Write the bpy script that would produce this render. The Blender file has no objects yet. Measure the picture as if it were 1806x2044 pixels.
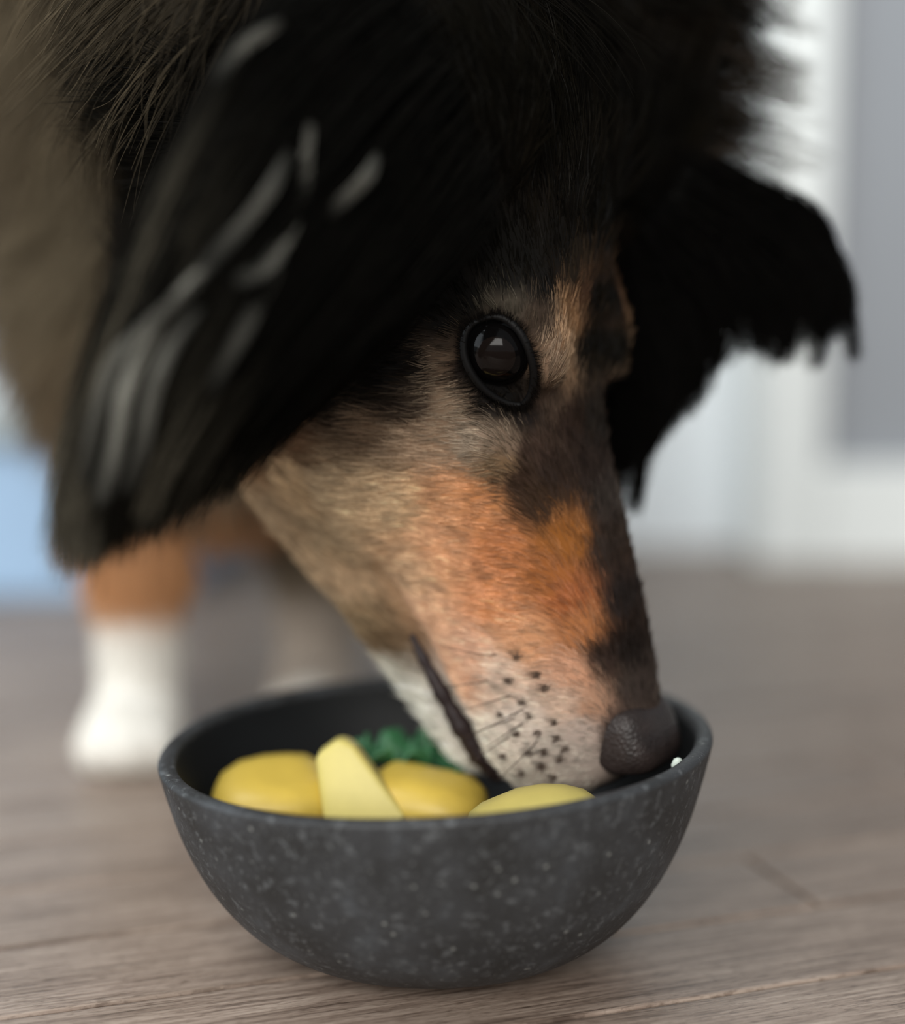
import bpy, bmesh, math, random
import numpy as np
from mathutils import Vector, Matrix
from mathutils.bvhtree import BVHTree

rng = np.random.default_rng(7)
random.seed(7)
scene = bpy.context.scene
col = scene.collection

# ------------------------------------------------------------------ camera
CAM_H, PITCH, FPX, IW, IH = 0.19, math.radians(6.8), 3000.0, 1806.0, 2044.0
cam_data = bpy.data.cameras.new('camera')
cam_data.sensor_fit = 'HORIZONTAL'
cam_data.sensor_width = 36.0
cam_data.lens = 36.0 * FPX / IW
cam_data.clip_start, cam_data.clip_end = 0.02, 50
cam_data.dof.use_dof = True
cam_data.dof.focus_distance = 0.428
cam_data.dof.aperture_fstop = (cam_data.lens / 1000.0) / 0.025   # 25 mm wide opening
cam = bpy.data.objects.new('camera', cam_data)
col.objects.link(cam)
cam.location = (0, 0, CAM_H)
cam.rotation_euler = (math.pi / 2 - PITCH, 0, 0)
scene.camera = cam

# ------------------------------------------------------------------ light
world = bpy.data.worlds.new('room_light')
scene.world = world
world.use_nodes = True
wn = world.node_tree.nodes['Background']
wn.inputs['Color'].default_value = (0.86, 0.94, 1.0, 1)
wn.inputs['Strength'].default_value = 0.42

def area(name, loc, target, size, power, colour):
    ld = bpy.data.lights.new(name, 'AREA')
    ld.shape = 'RECTANGLE'
    ld.size, ld.size_y = size
    ld.energy = power
    ld.color = colour
    lo = bpy.data.objects.new(name, ld)
    col.objects.link(lo)
    lo.location = loc
    d = Vector(target) - Vector(loc)
    lo.rotation_euler = d.to_track_quat('-Z', 'Y').to_euler()
    return lo

area('window_daylight', (-0.30, -1.55, 1.05), (0, 0.5, 0.12), (1.5, 1.2), 58, (1.0, 0.97, 0.92))
area('window_daylight_side', (-1.7, 0.05, 0.85), (0, 0.5, 0.10), (1.2, 1.1), 14, (0.86, 0.94, 1.0))
area('door_fill_light', (-0.9, 0.1, 1.9), (0.25, 1.25, 0.15), (1.0, 1.0), 26, (0.90, 0.97, 1.0))  # added fill, no known window there; brightens the door and the left mane

scene.view_settings.view_transform = 'Standard'
scene.view_settings.look = 'None'
scene.view_settings.gamma = 1.0
scene.view_settings.exposure = 0.0
scene.view_settings.use_curve_mapping = False
scene.cycles.use_denoising = True
scene.cycles.max_bounces = 4
scene.cycles.diffuse_bounces = 3
scene.cycles.glossy_bounces = 2
scene.cycles.adaptive_threshold = 0.02
scene.cycles_curves.subdivisions = 2

# ------------------------------------------------------------------ helpers
_c, _s = math.cos(PITCH), math.sin(PITCH)
CAMV = np.array([0, 0, CAM_H])
FW, UPV, RT = np.array([0, _c, -_s]), np.array([0, _s, _c]), np.array([1.0, 0, 0])

def at(px, py, Y):
    d = FW + RT * (px - IW / 2) / FPX - UPV * (py - IH / 2) / FPX
    return CAMV + d * (Y / d[1])

def srgb(r, g, b):
    def f(v):
        v /= 255.0
        return v / 12.92 if v <= 0.04045 else ((v + 0.055) / 1.055) ** 2.4
    return (f(r), f(g), f(b))

def tag(o, label=None, cat=None, group=None, kind=None):
    if label: o['label'] = label
    if cat: o['category'] = cat
    if group: o['group'] = group
    if kind: o['kind'] = kind
    return o

def new_obj(name, data, parent=None, mat=None):
    o = bpy.data.objects.new(name, data)
    col.objects.link(o)
    if parent is not None:
        o.parent = parent
        o.matrix_parent_inverse = parent.matrix_world.inverted()
    if mat is not None and data is not None:
        data.materials.append(mat)
    return o

def empty(name, loc):
    o = bpy.data.objects.new(name, None)
    col.objects.link(o)
    o.location = loc
    o.empty_display_size = 0.02
    o.matrix_world = Matrix.Translation(loc)
    return o

def mesh_from(name, verts, faces, smooth=True):
    me = bpy.data.meshes.new(name)
    me.from_pydata([tuple(map(float, v)) for v in verts], [], [tuple(map(int, f)) for f in faces])
    if smooth:
        me.polygons.foreach_set('use_smooth', [True] * len(me.polygons))
    me.update()
    return me

def bm_mesh(name, bm, smooth=True):
    me = bpy.data.meshes.new(name)
    bmesh.ops.recalc_face_normals(bm, faces=bm.faces)
    bm.to_mesh(me)
    bm.free()
    if smooth:
        me.polygons.foreach_set('use_smooth', [True] * len(me.polygons))
    return me

def box_mesh(name, lo, hi, bevel=0.0, seg=2):
    bm = bmesh.new()
    bmesh.ops.create_cube(bm, size=1.0)
    lo, hi = Vector(lo), Vector(hi)
    for v in bm.verts:
        v.co = Vector([(lo[i] + hi[i]) / 2 + v.co[i] * (hi[i] - lo[i]) for i in range(3)])
    if bevel:
        bmesh.ops.bevel(bm, geom=bm.edges[:], offset=bevel, segments=seg, affect='EDGES', profile=0.6)
    return bm_mesh(name, bm, smooth=False)

def catmull(P, n):
    P = np.asarray(P, float)
    Q = np.vstack([2 * P[0] - P[1], P, 2 * P[-1] - P[-2]])
    out = []
    m = len(P) - 1
    for t in np.linspace(0, m, n):
        i = min(int(t), m - 1)
        u = t - i
        p0, p1, p2, p3 = Q[i], Q[i + 1], Q[i + 2], Q[i + 3]
        out.append(0.5 * (2 * p1 + (p2 - p0) * u + (2 * p0 - 5 * p1 + 4 * p2 - p3) * u ** 2 + (3 * p1 - p0 - 3 * p2 + p3) * u ** 3))
    return np.array(out)

def tube(pts, radii, seg=12, cap=True, squash=None):
    """Closed tube around a polyline; squash = (direction, factor) flattens it."""
    pts = np.asarray(pts, float)
    n = len(pts)
    radii = np.broadcast_to(np.asarray(radii, float), (n,))
    verts, faces = [], []
    ref = None
    for i in range(n):
        t = pts[min(i + 1, n - 1)] - pts[max(i - 1, 0)]
        t /= np.linalg.norm(t) + 1e-12
        if ref is None:
            a = np.array([0, 0, 1.0]) if abs(t[2]) < 0.9 else np.array([1.0, 0, 0])
            ref = np.cross(t, a)
        b1 = ref - t * (ref @ t)
        b1 /= np.linalg.norm(b1)
        ref = b1
        b2 = np.cross(t, b1)
        for k in range(seg):
            a = 2 * math.pi * k / seg
            off = (b1 * math.cos(a) + b2 * math.sin(a)) * radii[i]
            if squash is not None:
                d = np.asarray(squash[0], float)
                off = off - d * (off @ d) * (1 - squash[1])
            verts.append(pts[i] + off)
    for i in range(n - 1):
        for k in range(seg):
            k2 = (k + 1) % seg
            faces.append((i * seg + k, i * seg + k2, (i + 1) * seg + k2, (i + 1) * seg + k))
    if cap:
        faces.append(tuple(range(seg))[::-1])
        faces.append(tuple((n - 1) * seg + k for k in range(seg)))
    return verts, faces

# ------------------------------------------------------------------ materials
class N:
    """tiny node-tree writer"""
    def __init__(self, name):
        self.m = bpy.data.materials.new(name)
        self.m.use_nodes = True
        self.t = self.m.node_tree
        self.b = self.t.nodes['Principled BSDF']
    def node(self, typ, **kw):
        n = self.t.nodes.new(typ)
        for k, v in kw.items():
            setattr(n, k, v)
        return n
    def link(self, a, b):
        self.t.links.new(a, b)
    def coords(self, scale=(1, 1, 1), rot=(0, 0, 0), which='Object'):
        tc = self.node('ShaderNodeTexCoord')
        mp = self.node('ShaderNodeMapping')
        mp.inputs['Scale'].default_value = scale
        mp.inputs['Rotation'].default_value = rot
        self.link(tc.outputs[which], mp.inputs['Vector'])
        return mp.outputs['Vector']
    def noise(self, vec, scale, detail=4, rough=0.55, dist=0.0):
        n = self.node('ShaderNodeTexNoise')
        n.inputs['Scale'].default_value = scale
        n.inputs['Detail'].default_value = detail
        n.inputs['Roughness'].default_value = rough
        n.inputs['Distortion'].default_value = dist
        if vec is not None:
            self.link(vec, n.inputs['Vector'])
        return n.outputs['Fac']
    def ramp(self, fac, stops):
        r = self.node('ShaderNodeValToRGB')
        while len(r.color_ramp.elements) < len(stops):
            r.color_ramp.elements.new(0.5)
        for e, (p, c) in zip(r.color_ramp.elements, stops):
            e.position = p
            e.color = (*c, 1)
        self.link(fac, r.inputs['Fac'])
        return r.outputs['Color']
    def mix(self, fac, a, b, mode='MIX'):
        n = self.node('ShaderNodeMix', data_type='RGBA', blend_type=mode)
        for sock, val in ((n.inputs['Factor'], fac), (n.inputs[6], a), (n.inputs[7], b)):
            if hasattr(val, 'is_linked'):
                self.link(val, sock)
            elif isinstance(val, (int, float)):
                sock.default_value = val
            else:
                sock.default_value = (*val, 1)
        return n.outputs[2]
    def bump(self, height, strength=0.3, dist=0.001):
        n = self.node('ShaderNodeBump')
        n.inputs['Strength'].default_value = strength
        n.inputs['Distance'].default_value = dist
        self.link(height, n.inputs['Height'])
        self.link(n.outputs['Normal'], self.b.inputs['Normal'])
    def base(self, c, rough=0.6, spec=0.4):
        if hasattr(c, 'is_linked'):
            self.link(c, self.b.inputs['Base Color'])
        else:
            self.b.inputs['Base Color'].default_value = (*c, 1)
        self.b.inputs['Roughness'].default_value = rough
        self.b.inputs['Specular IOR Level'].default_value = spec
        return self.m

def plain(name, c, rough=0.6, spec=0.4, var=0.12, scale=30):
    n = N(name)
    f = n.noise(n.coords(), scale)
    return n.base(n.mix(f, tuple(v * (1 - var) for v in c), tuple(min(1, v * (1 + var)) for v in c)), rough, spec)

PLANK_ANGLE = math.radians(18.5)

def wood_material():
    n = N('floor_wood')
    tc = n.node('ShaderNodeTexCoord')
    oi = n.node('ShaderNodeObjectInfo')
    add = n.node('ShaderNodeVectorMath', operation='ADD')
    comb = n.node('ShaderNodeCombineXYZ')
    mul = n.node('ShaderNodeMath', operation='MULTIPLY')
    mul.inputs[1].default_value = 37.0
    n.link(oi.outputs['Random'], mul.inputs[0])
    for k in range(3):
        n.link(mul.outputs[0], comb.inputs[k])
    n.link(tc.outputs['Object'], add.inputs[0])
    n.link(comb.outputs[0], add.inputs[1])
    def mapped(sc):
        mp = n.node('ShaderNodeMapping')
        mp.inputs['Scale'].default_value = sc
        n.link(add.outputs[0], mp.inputs['Vector'])
        return mp.outputs['Vector']
    grain = n.noise(mapped((26, 620, 40)), 1.0, 5, 0.62, 0.4)
    broad = n.noise(mapped((9, 60, 10)), 1.0, 3, 0.5, 0.6)
    fleck = n.noise(mapped((210, 1100, 300)), 1.0, 3, 0.7)
    c = n.ramp(grain, [(0.30, srgb(92, 77, 67)), (0.46, srgb(150, 132, 119)), (0.66, srgb(184, 167, 153))])
    c = n.mix(1.0, c, n.ramp(broad, [(0.33, (0.74, 0.72, 0.70)), (0.66, (1.0, 1.0, 1.0))]), 'MULTIPLY')
    c = n.mix(1.0, c, n.ramp(fleck, [(0.34, (0.58, 0.55, 0.53)), (0.50, (1, 1, 1))]), 'MULTIPLY')
    tint = n.ramp(oi.outputs['Random'], [(0.0, (0.78, 0.76, 0.75)), (1.0, (0.92, 0.91, 0.90))])
    c = n.mix(1.0, c, tint, 'MULTIPLY')
    n.bump(grain, 0.35, 0.0008)
    return n.base(c, 0.42, 0.45)

def stone_material():
    n = N('bowl_stoneware')
    v = n.coords()
    big = n.noise(v, 45, 4, 0.6)
    mid = n.noise(v, 330, 3, 0.6)
    fine = n.noise(v, 900, 3, 0.65)
    c = n.ramp(big, [(0.30, srgb(38, 38, 38)), (0.55, srgb(54, 55, 57)), (0.75, srgb(74, 78, 82))])
    c = n.mix(n.ramp(mid, [(0.56, (0, 0, 0)), (0.72, (0.6, 0.6, 0.6))]), c, srgb(105, 108, 110))
    c = n.mix(n.ramp(fine, [(0.62, (0, 0, 0)), (0.72, (0.55, 0.55, 0.55))]), c, srgb(128, 130, 128))
    vo = n.node('ShaderNodeTexVoronoi')
    vo.inputs['Scale'].default_value = 150
    n.link(v, vo.inputs['Vector'])
    c = n.mix(n.ramp(vo.outputs['Distance'], [(0.05, (0.55, 0.55, 0.55)), (0.13, (0, 0, 0))]), c, srgb(152, 154, 150))
    n.bump(fine, 0.35, 0.0006)
    return n.base(c, 0.55, 0.35)

M = {}
M['wood'] = wood_material()
M['gap'] = plain('floor_joint', srgb(58, 48, 42), 0.9, 0.1)
M['stone'] = stone_material()
M['bowl_inside'] = plain('bowl_inner_shaded', srgb(20, 21, 22), 0.5, 0.3, 0.2, 90)  # inner wall colour darkened to carry the shadow inside the bowl
M['white_paint'] = plain('white_paint', srgb(232, 235, 233), 0.5, 0.4, 0.03)
M['door_paint'] = plain('door_paint', srgb(236, 241, 244), 0.5, 0.4, 0.03)
M['grey_wall'] = plain('grey_wall_paint', srgb(150, 153, 158), 0.85, 0.2, 0.04, 8)
M['left_wall'] = plain('light_wall_paint', srgb(152, 158, 158), 0.85, 0.2, 0.04, 8)
M['blue_plastic'] = plain('pale_blue_plastic', srgb(150, 177, 205), 0.5, 0.4, 0.04)
M['potato'] = plain('yellow_food', srgb(188, 160, 68), 0.45, 0.4, 0.14, 120)
M['potato_pale'] = plain('pale_yellow_food', srgb(188, 173, 98), 0.45, 0.4, 0.12, 120)
M['green'] = plain('green_vegetable', srgb(46, 92, 58), 0.5, 0.4, 0.35, 160)
M['crumb'] = plain('white_crumb', srgb(196, 206, 196), 0.5, 0.4, 0.08, 300)
M['eye'] = None

def attr_material(name, rough, spec, hair=False):
    n = N(name)
    a = n.node('ShaderNodeAttribute', attribute_name='fur_color')
    n.base(a.outputs['Color'], rough, spec)
    return n.m
M['fur'] = attr_material('dog_fur', 0.75, 0.04)
M['skin'] = attr_material('dog_skin', 0.8, 0.15)
def nose_material():
    n = N('nose_leather')
    v = n.coords()
    vo = n.node('ShaderNodeTexVoronoi')
    vo.inputs['Scale'].default_value = 900
    n.link(v, vo.inputs['Vector'])
    c = n.mix(n.noise(v, 160), srgb(18, 14, 13), srgb(56, 46, 43))
    n.bump(vo.outputs['Distance'], 0.45, 0.0005)
    return n.base(c, 0.45, 0.3)
M['nose'] = nose_material()
M['lip'] = plain('lip_skin', srgb(38, 29, 29), 0.5, 0.25, 0.3, 200)
M['lid'] = plain('eyelid_skin', srgb(6, 5, 5), 0.6, 0.2, 0.2, 200)
M['cornea'] = plain('eye_surface', srgb(8, 7, 7), 0.10, 0.12, 0.1, 100)
M['iris'] = plain('iris', srgb(20, 15, 13), 0.10, 0.14, 0.2, 400)
M['whisker'] = plain('whisker_hair', srgb(58, 44, 36), 0.5, 0.3)

# ------------------------------------------------------------------ setting
floor = new_obj('floor', box_mesh('floor', (-1.6, -0.6, -0.03), (1.9, 1.60, -0.0035)), None, M['gap'])
tag(floor, 'grey-brown wooden strip floor', None, None, 'structure')
PW, GAP = 0.050, 0.0019
ca, sa = math.cos(PLANK_ANGLE), math.sin(PLANK_ANGLE)
plank_cache = {}
def plank_mesh(L):
    if L not in plank_cache:
        plank_cache[L] = box_mesh('floor_plank', (-L / 2, -(PW - GAP) / 2, -0.0034), (L / 2, (PW - GAP) / 2, 0.0), 0.0009, 2)
        plank_cache[L].materials.append(M['wood'])
    return plank_cache[L]
row = -6
while True:
    q = 0.369 + row * PW + PW / 2
    if q > 1.85: break
    s = -1.15 + random.uniform(-0.25, 0.0)
    while s < 2.1:
        L = random.choice([0.45, 0.55, 0.65])
        mid = s + L / 2
        cxw, cyw = ca * mid - sa * q, sa * mid + ca * q
        ends = [(cxw + d * ca * L / 2, cyw + d * sa * L / 2) for d in (-1, 1)]
        if all(-1.55 < e[0] < 1.85 and -0.5 < e[1] < 1.56 for e in ends):
            # only strips the photograph can show
            half = 0.34 * max(max(e[1] for e in ends), 0.3) + 0.50
            lo, hi = min(e[0] for e in ends), max(e[0] for e in ends)
            if lo < half and hi > -half and max(e[1] for e in ends) > 0.20:
                p = new_obj('floor_plank', plank_mesh(L), floor)
                p.location = (cxw, cyw, 0)
                p.rotation_euler = (0, 0, PLANK_ANGLE)
        s += L + GAP
    row += 1

# back wall with a door opening on the right
WALL_Y = 1.235
jx0, jx1 = 0.250, 0.305       # door casing
wall_r = new_obj('wall_right', box_mesh('wall_right', (jx1, WALL_Y + 0.012, 0), (1.9, WALL_Y + 0.12, 1.5)), None, M['grey_wall'])
tag(wall_r, 'grey painted wall right of the door casing', None, None, 'structure')
bb = new_obj('baseboard_right', box_mesh('baseboard_right', (jx1, WALL_Y - 0.004, 0), (1.9, WALL_Y + 0.0115, 0.082), 0.003), None, M['white_paint'])
tag(bb, 'white baseboard along the grey wall', None, None, 'structure')
trim = new_obj('trim_1', box_mesh('trim_1', (jx0, WALL_Y - 0.008, 0), (jx1 - 0.0005, WALL_Y + 0.10, 1.5), 0.004), None, M['white_paint'])
tag(trim, 'white door casing beside the grey wall', None, None, 'structure')
door = new_obj('door_1', box_mesh('door_1', (-0.50, WALL_Y + 0.085, 0.0), (jx0 - 0.001, WALL_Y + 0.125, 1.5), 0.002), None, M['door_paint'])
tag(door, 'white door leaf behind the dog', None, None, 'structure')
for zlo, zhi in ((0.10, 0.62), (0.72, 1.40)):
    for xlo, xhi in ((-0.42, -0.16), (-0.08, 0.18)):
        new_obj('door_panel', box_mesh('door_panel', (xlo, WALL_Y + 0.079, zlo), (xhi, WALL_Y + 0.086, zhi), 0.004), door, M['door_paint'])
wall_l = new_obj('wall_left', box_mesh('wall_left', (-1.6, WALL_Y + 0.14, 0), (-0.501, WALL_Y + 0.24, 1.5)), None, M['left_wall'])
tag(wall_l, 'light grey wall at the left behind the dog', None, None, 'structure')

# pale blue box at the left
bx = empty('storage_box', (-0.42, 1.17, 0))
tag(bx, 'pale blue plastic box standing on the floor behind the dog', 'box')
new_obj('box_body', box_mesh('box_body', (-0.76, 1.06, 0.0), (-0.19, 1.28, 0.112), 0.008), bx, M['blue_plastic'])
new_obj('box_lid', box_mesh('box_lid', (-0.77, 1.05, 0.1125), (-0.18, 1.29, 0.128), 0.005), bx, M['left_wall'])

# ------------------------------------------------------------------ bowl
BC = np.array([-0.0055, 0.4555, 0.0])
BH, BS = 0.0665, 1.016
def bowl_point(th, rr, z):
    c, s_ = math.cos(th), math.sin(th)
    rr *= BS
    e = 2.12
    k = (abs(c) ** e + abs(s_) ** e) ** (-1 / e)
    tilt = 0.046 * rr * k * c * (max(z, 0) / BH) ** 1.5          # the hand-made rim climbs to the right
    wob = 1 + 0.006 * math.sin(3 * th + 0.7) * (z / BH)
    return (BC[0] + rr * k * c * wob, BC[1] + rr * k * s_ * wob, z + tilt)
outer = [(0.000, 0.0), (0.020, 0.0), (0.034, 0.0004), (0.0425, 0.0030), (0.0520, 0.0080), (0.0615, 0.0160), (0.0700, 0.0275),
         (0.0765, 0.0410), (0.0808, 0.0545), (0.0832, 0.0640)]
rim = [(0.0834, 0.0652), (0.0828, 0.0662), (0.0812, 0.0666), (0.0796, 0.0664), (0.0784, 0.0655)]
inner = [(0.0780, 0.0640), (0.0757, 0.0545), (0.0713, 0.0415), (0.0650, 0.0290), (0.0560, 0.0180), (0.0450, 0.0115), (0.030, 0.0080), (0.0, 0.0070)]
def revolve(name, prof, n=128):
    verts, faces, rings = [], [], []
    for rr, z in prof:
        if rr == 0:
            verts.append((BC[0], BC[1], z)); rings.append([len(verts) - 1])
        else:
            rings.append(list(range(len(verts), len(verts) + n)))
            verts += [bowl_point(2 * math.pi * k / n, rr, z) for k in range(n)]
    for a, b in zip(rings, rings[1:]):
        for k in range(n):
            k2 = (k + 1) % n
            if len(a) == 1: faces.append((a[0], b[k2], b[k]))
            elif len(b) == 1: faces.append((a[k], a[k2], b[0]))
            else: faces.append((a[k], a[k2], b[k2], b[k]))
    return mesh_from(name, verts, faces)
def refine(prof, n):
    P = catmull(np.array(prof), n)
    P[0], P[-1] = prof[0], prof[-1]
    P[:, 0] = np.maximum(P[:, 0], 0)
    return [tuple(p) for p in P]
bowl = empty('bowl', (BC[0], BC[1], 0))
tag(bowl, 'dark grey speckled stoneware bowl on the wooden floor under the dog\'s muzzle', 'bowl')
new_obj('outer_wall', revolve('outer_wall', [outer[0]] + refine(outer[1:], 36)), bowl, M['stone'])
new_obj('rim', revolve('rim', refine([outer[-1]] + rim + [inner[0]], 18)), bowl, M['stone'])
new_obj('inner_wall', revolve('inner_wall', refine(inner[:-1], 30) + [inner[-1]]), bowl, M['bowl_inside'])

def blob(name, loc, size, rot, mat, label, cat, group=None, rough=0.10, cuts=3, seed=0, squareness=2.6, taper=0.0, shrink=1.0):
    """An irregular cut piece: rounded box with lumps, optionally tapering to one end."""
    bm = bmesh.new()
    bmesh.ops.create_icosphere(bm, subdivisions=cuts, radius=1.0)
    r = random.Random(seed)
    ph = [r.uniform(0, 6.28) for _ in range(6)]
    for v in bm.verts:
        x, y, z = v.co
        k = (abs(x) ** squareness + abs(y) ** squareness + abs(z) ** squareness) ** (-1 / squareness)
        w = 1 + rough * (math.sin(2.3 * x + ph[0]) * math.sin(2.9 * y + ph[1]) + 0.5 * math.sin(5 * z + 4 * x + ph[2]))
        tp = shrink * (1 - taper * (z * k + 1) / 2)
        v.co = Vector((x * k * w * size[0] * tp, y * k * w * size[1] * tp, z * k * w * size[2]))
    me = bm_mesh(name, bm)
    o = new_obj(name, me, None, mat)
    o.location = loc
    o.rotation_euler = rot
    return tag(o, label, cat, group)

# food: seen over the front rim
G = 'yellow food pieces in the bowl'
def food(px, py, Y, **kw):
    blob(loc=tuple(at(px, py, Y)), **kw)
food(552, 1630, 0.460, name='food_slice', size=(0.0205, 0.0190, 0.0158), rot=(0.14, -0.08, 0.2), mat=M['potato'], seed=1, taper=-0.45, shrink=0.72, squareness=3.6, rough=0.06,
     label='long flat yellow food slice at the left side of the bowl', cat='food', group=G)
food(846, 1640, 0.458, name='food_slice', size=(0.0190, 0.0170, 0.0160), rot=(0.14, 0.22, -0.2), mat=M['potato'], seed=3, taper=-0.35, shrink=0.76, squareness=3.6, rough=0.06,
     label='yellow food slice between the upright wedge and the dog\'s chin', cat='food', group=G)
food(1068, 1650, 0.412, name='food_slice', size=(0.0215, 0.012, 0.0100), taper=-0.5, shrink=0.70, rot=(0.06, -0.10, 0.1), mat=M['potato_pale'], seed=4, squareness=2.3, rough=0.08,
     label='cream-yellow food slice under the dog\'s lips at the front rim', cat='food', group=G)
food(655, 1622, 0.474, name='food_slice', size=(0.021, 0.016, 0.006), rot=(0.1, 0.1, 0.8), mat=M['potato'], seed=5,
     label='yellow food slice lying deeper under the upright wedge', cat='food', group=G)
def wedge(name, corners, Y, thick, mat, label):
    """a cut wedge: triangular slab with rounded edges"""
    bm = bmesh.new()
    fr = [bm.verts.new(at(px, py, Y + dy)) for px, py, dy in corners]
    bk = [bm.verts.new(at(px + 6, py - 10, Y + dy + thick)) for px, py, dy in corners]
    n = len(corners)
    bm.faces.new(fr); bm.faces.new(bk[::-1])
    for k in range(n):
        bm.faces.new((fr[k], bk[k], bk[(k + 1) % n], fr[(k + 1) % n]))
    bmesh.ops.bevel(bm, geom=bm.edges[:], offset=0.0022, segments=4, affect='EDGES', profile=0.5)
    return tag(new_obj(name, bm_mesh(name, bm), None, mat), label, 'food', G)
wedge('food_wedge', [(628, 1510, 0.008), (676, 1474, 0.009), (706, 1486, 0.008), (812, 1630, 0.0), (800, 1665, 0.0), (648, 1665, 0.0)], 0.440, 0.014, M['potato_pale'],
      'pale yellow food wedge standing upright in the middle of the bowl')

# a curly green leaf piece
def leaf(name, loc, R0, seed, label):
    r = random.Random(seed)
    rings, n = 9, 48
    verts, faces = [(0, 0, 0)], []
    ph = r.uniform(0, 6)
    for i in range(1, rings + 1):
        t = i / rings
        for k in range(n):
            a = 2 * math.pi * k / n
            rad = R0 * t * (1 + 0.18 * t * math.sin(3 * a + ph))
            z = R0 * (0.35 * t * t + 0.30 * t ** 3 * math.sin(7 * a + ph) + 0.14 * t ** 4 * math.sin(13 * a))
            verts.append((rad * math.cos(a), rad * math.sin(a), z))
    for k in range(n):
        faces.append((0, 1 + k, 1 + (k + 1) % n))
    for i in range(rings - 1):
        for k in range(n):
            a, b = 1 + i * n + k, 1 + i * n + (k + 1) % n
            faces.append((a, b, b + n, a + n))
    me = mesh_from(name, verts, faces)
    o = new_obj(name, me, None, M['green'])
    so = o.modifiers.new('thickness', 'SOLIDIFY')
    so.thickness = 0.0007
    o.location = loc
    o.rotation_euler = (r.uniform(-0.5, 0.5), r.uniform(-0.5, 0.5), r.uniform(0, 6))
    return tag(o, label, 'vegetable', 'green leaf pieces in the bowl')
leaf('green_leaf', tuple(at(782, 1524, 0.476)), 0.012, 3, 'bright green leaf piece behind the yellow wedge in the bowl')
leaf('green_leaf', tuple(at(862, 1534, 0.480)), 0.015, 5, 'dark green leaf piece beside the dog\'s lower jaw in the bowl')
cr = blob('crumb', tuple(at(1352, 1524, 0.4235)), (0.0016, 0.0014, 0.0020), (0.2, 0.3, 0), M['crumb'],
     'tiny whitish food crumb stuck on the right rim of the bowl', 'crumb', None, 0.15, 2, 9, 2.0)

# ------------------------------------------------------------------ dog: shape
HF = np.array([0.26, -0.12, -0.957]); HF /= np.linalg.norm(HF)
HU = np.array([0.82, -0.50, 0.285]); HU -= HF * (HU @ HF); HU /= np.linalg.norm(HU)
HR = np.cross(HF, HU)                                   # the dog's right side, towards the camera
HO = at(985, 690, 0.432) - HR * 0.033
HB = np.stack([HR, HF, HU])                             # rows: local r, f, u
def H(p):                                               # head-local (r, f, u) -> world
    return HO + np.asarray(p, float) @ HB
def L(p):                                               # world -> head-local
    return (np.asarray(p, float) - HO) @ HB.T

def loft(secs, n=40, sub=44):
    """secs rows: f, top, bottom, half width, top narrowing."""
    S = catmull(np.array(secs, float), sub)
    verts, faces = [], []
    for f, top, bot, w, nar in S:
        mid, h = (top + bot) / 2, (top - bot) / 2
        for k in range(n):
            a = 2 * math.pi * k / n
            c, s_ = math.cos(a), math.sin(a)
            e = 2 / (2.35 if s_ > 0 else 3.6)
            rr = w * math.copysign(abs(c) ** e, c)
            uu = h * math.copysign(abs(s_) ** e, s_)
            rr *= 1 - nar * max(0.0, s_) ** 1.3
            verts.append(H((rr, f, mid + uu)))
    m = len(S)
    for i in range(m - 1):
        for k in range(n):
            k2 = (k + 1) % n
            faces.append((i * n + k, i * n + k2, (i + 1) * n + k2, (i + 1) * n + k))
    faces.append(tuple(range(n))[::-1])
    faces.append(tuple((m - 1) * n + k for k in range(n)))
    return verts, faces

def ellipsoid(c, rad, basis=None, nu=24, nv=16):
    c = np.asarray(c, float)
    B = np.eye(3) if basis is None else basis
    verts, faces = [c + np.array([0, 0, rad[2]]) @ B], []
    for i in range(1, nv):
        p = math.pi * i / nv
        for k in range(nu):
            a = 2 * math.pi * k / nu
            verts.append(c + np.array([rad[0] * math.sin(p) * math.cos(a), rad[1] * math.sin(p) * math.sin(a), rad[2] * math.cos(p)]) @ B)
    verts.append(c + np.array([0, 0, -rad[2]]) @ B)
    last = len(verts) - 1
    for k in range(nu):
        faces.append((0, 1 + k, 1 + (k + 1) % nu))
        faces.append((last, last - nu + (k + 1) % nu, last - nu + k))
    for i in range(nv - 2):
        for k in range(nu):
            a, b = 1 + i * nu + k, 1 + i * nu + (k + 1) % nu
            faces.append((a, a + nu, b + nu, b))
    return verts, faces

prims = []
# skull and upper muzzle
prims.append(loft([
    (0.1365, -0.016, -0.038, 0.010, 0.10), (0.1330, -0.008, -0.0450, 0.0165, 0.18), (0.1220, 0.0020, -0.0500, 0.0215, 0.26),
    (0.1020, 0.0056, -0.0545, 0.0250, 0.32), (0.0800, 0.0070, -0.0580, 0.0275, 0.34), (0.0600, 0.0078, -0.0640, 0.0305, 0.34),
    (0.0350, 0.0084, -0.0730, 0.0355, 0.32), (0.0100, 0.0120, -0.0810, 0.0415, 0.28), (-0.0150, 0.0220, -0.0830, 0.0480, 0.20),
    (-0.0500, 0.0320, -0.0830, 0.0540, 0.14), (-0.0850, 0.0320, -0.0760, 0.0530, 0.12), (-0.1150, 0.0200, -0.0620, 0.0440, 0.12), (-0.1350, 0.0020, -0.0480, 0.0300, 0.1)]))
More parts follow.
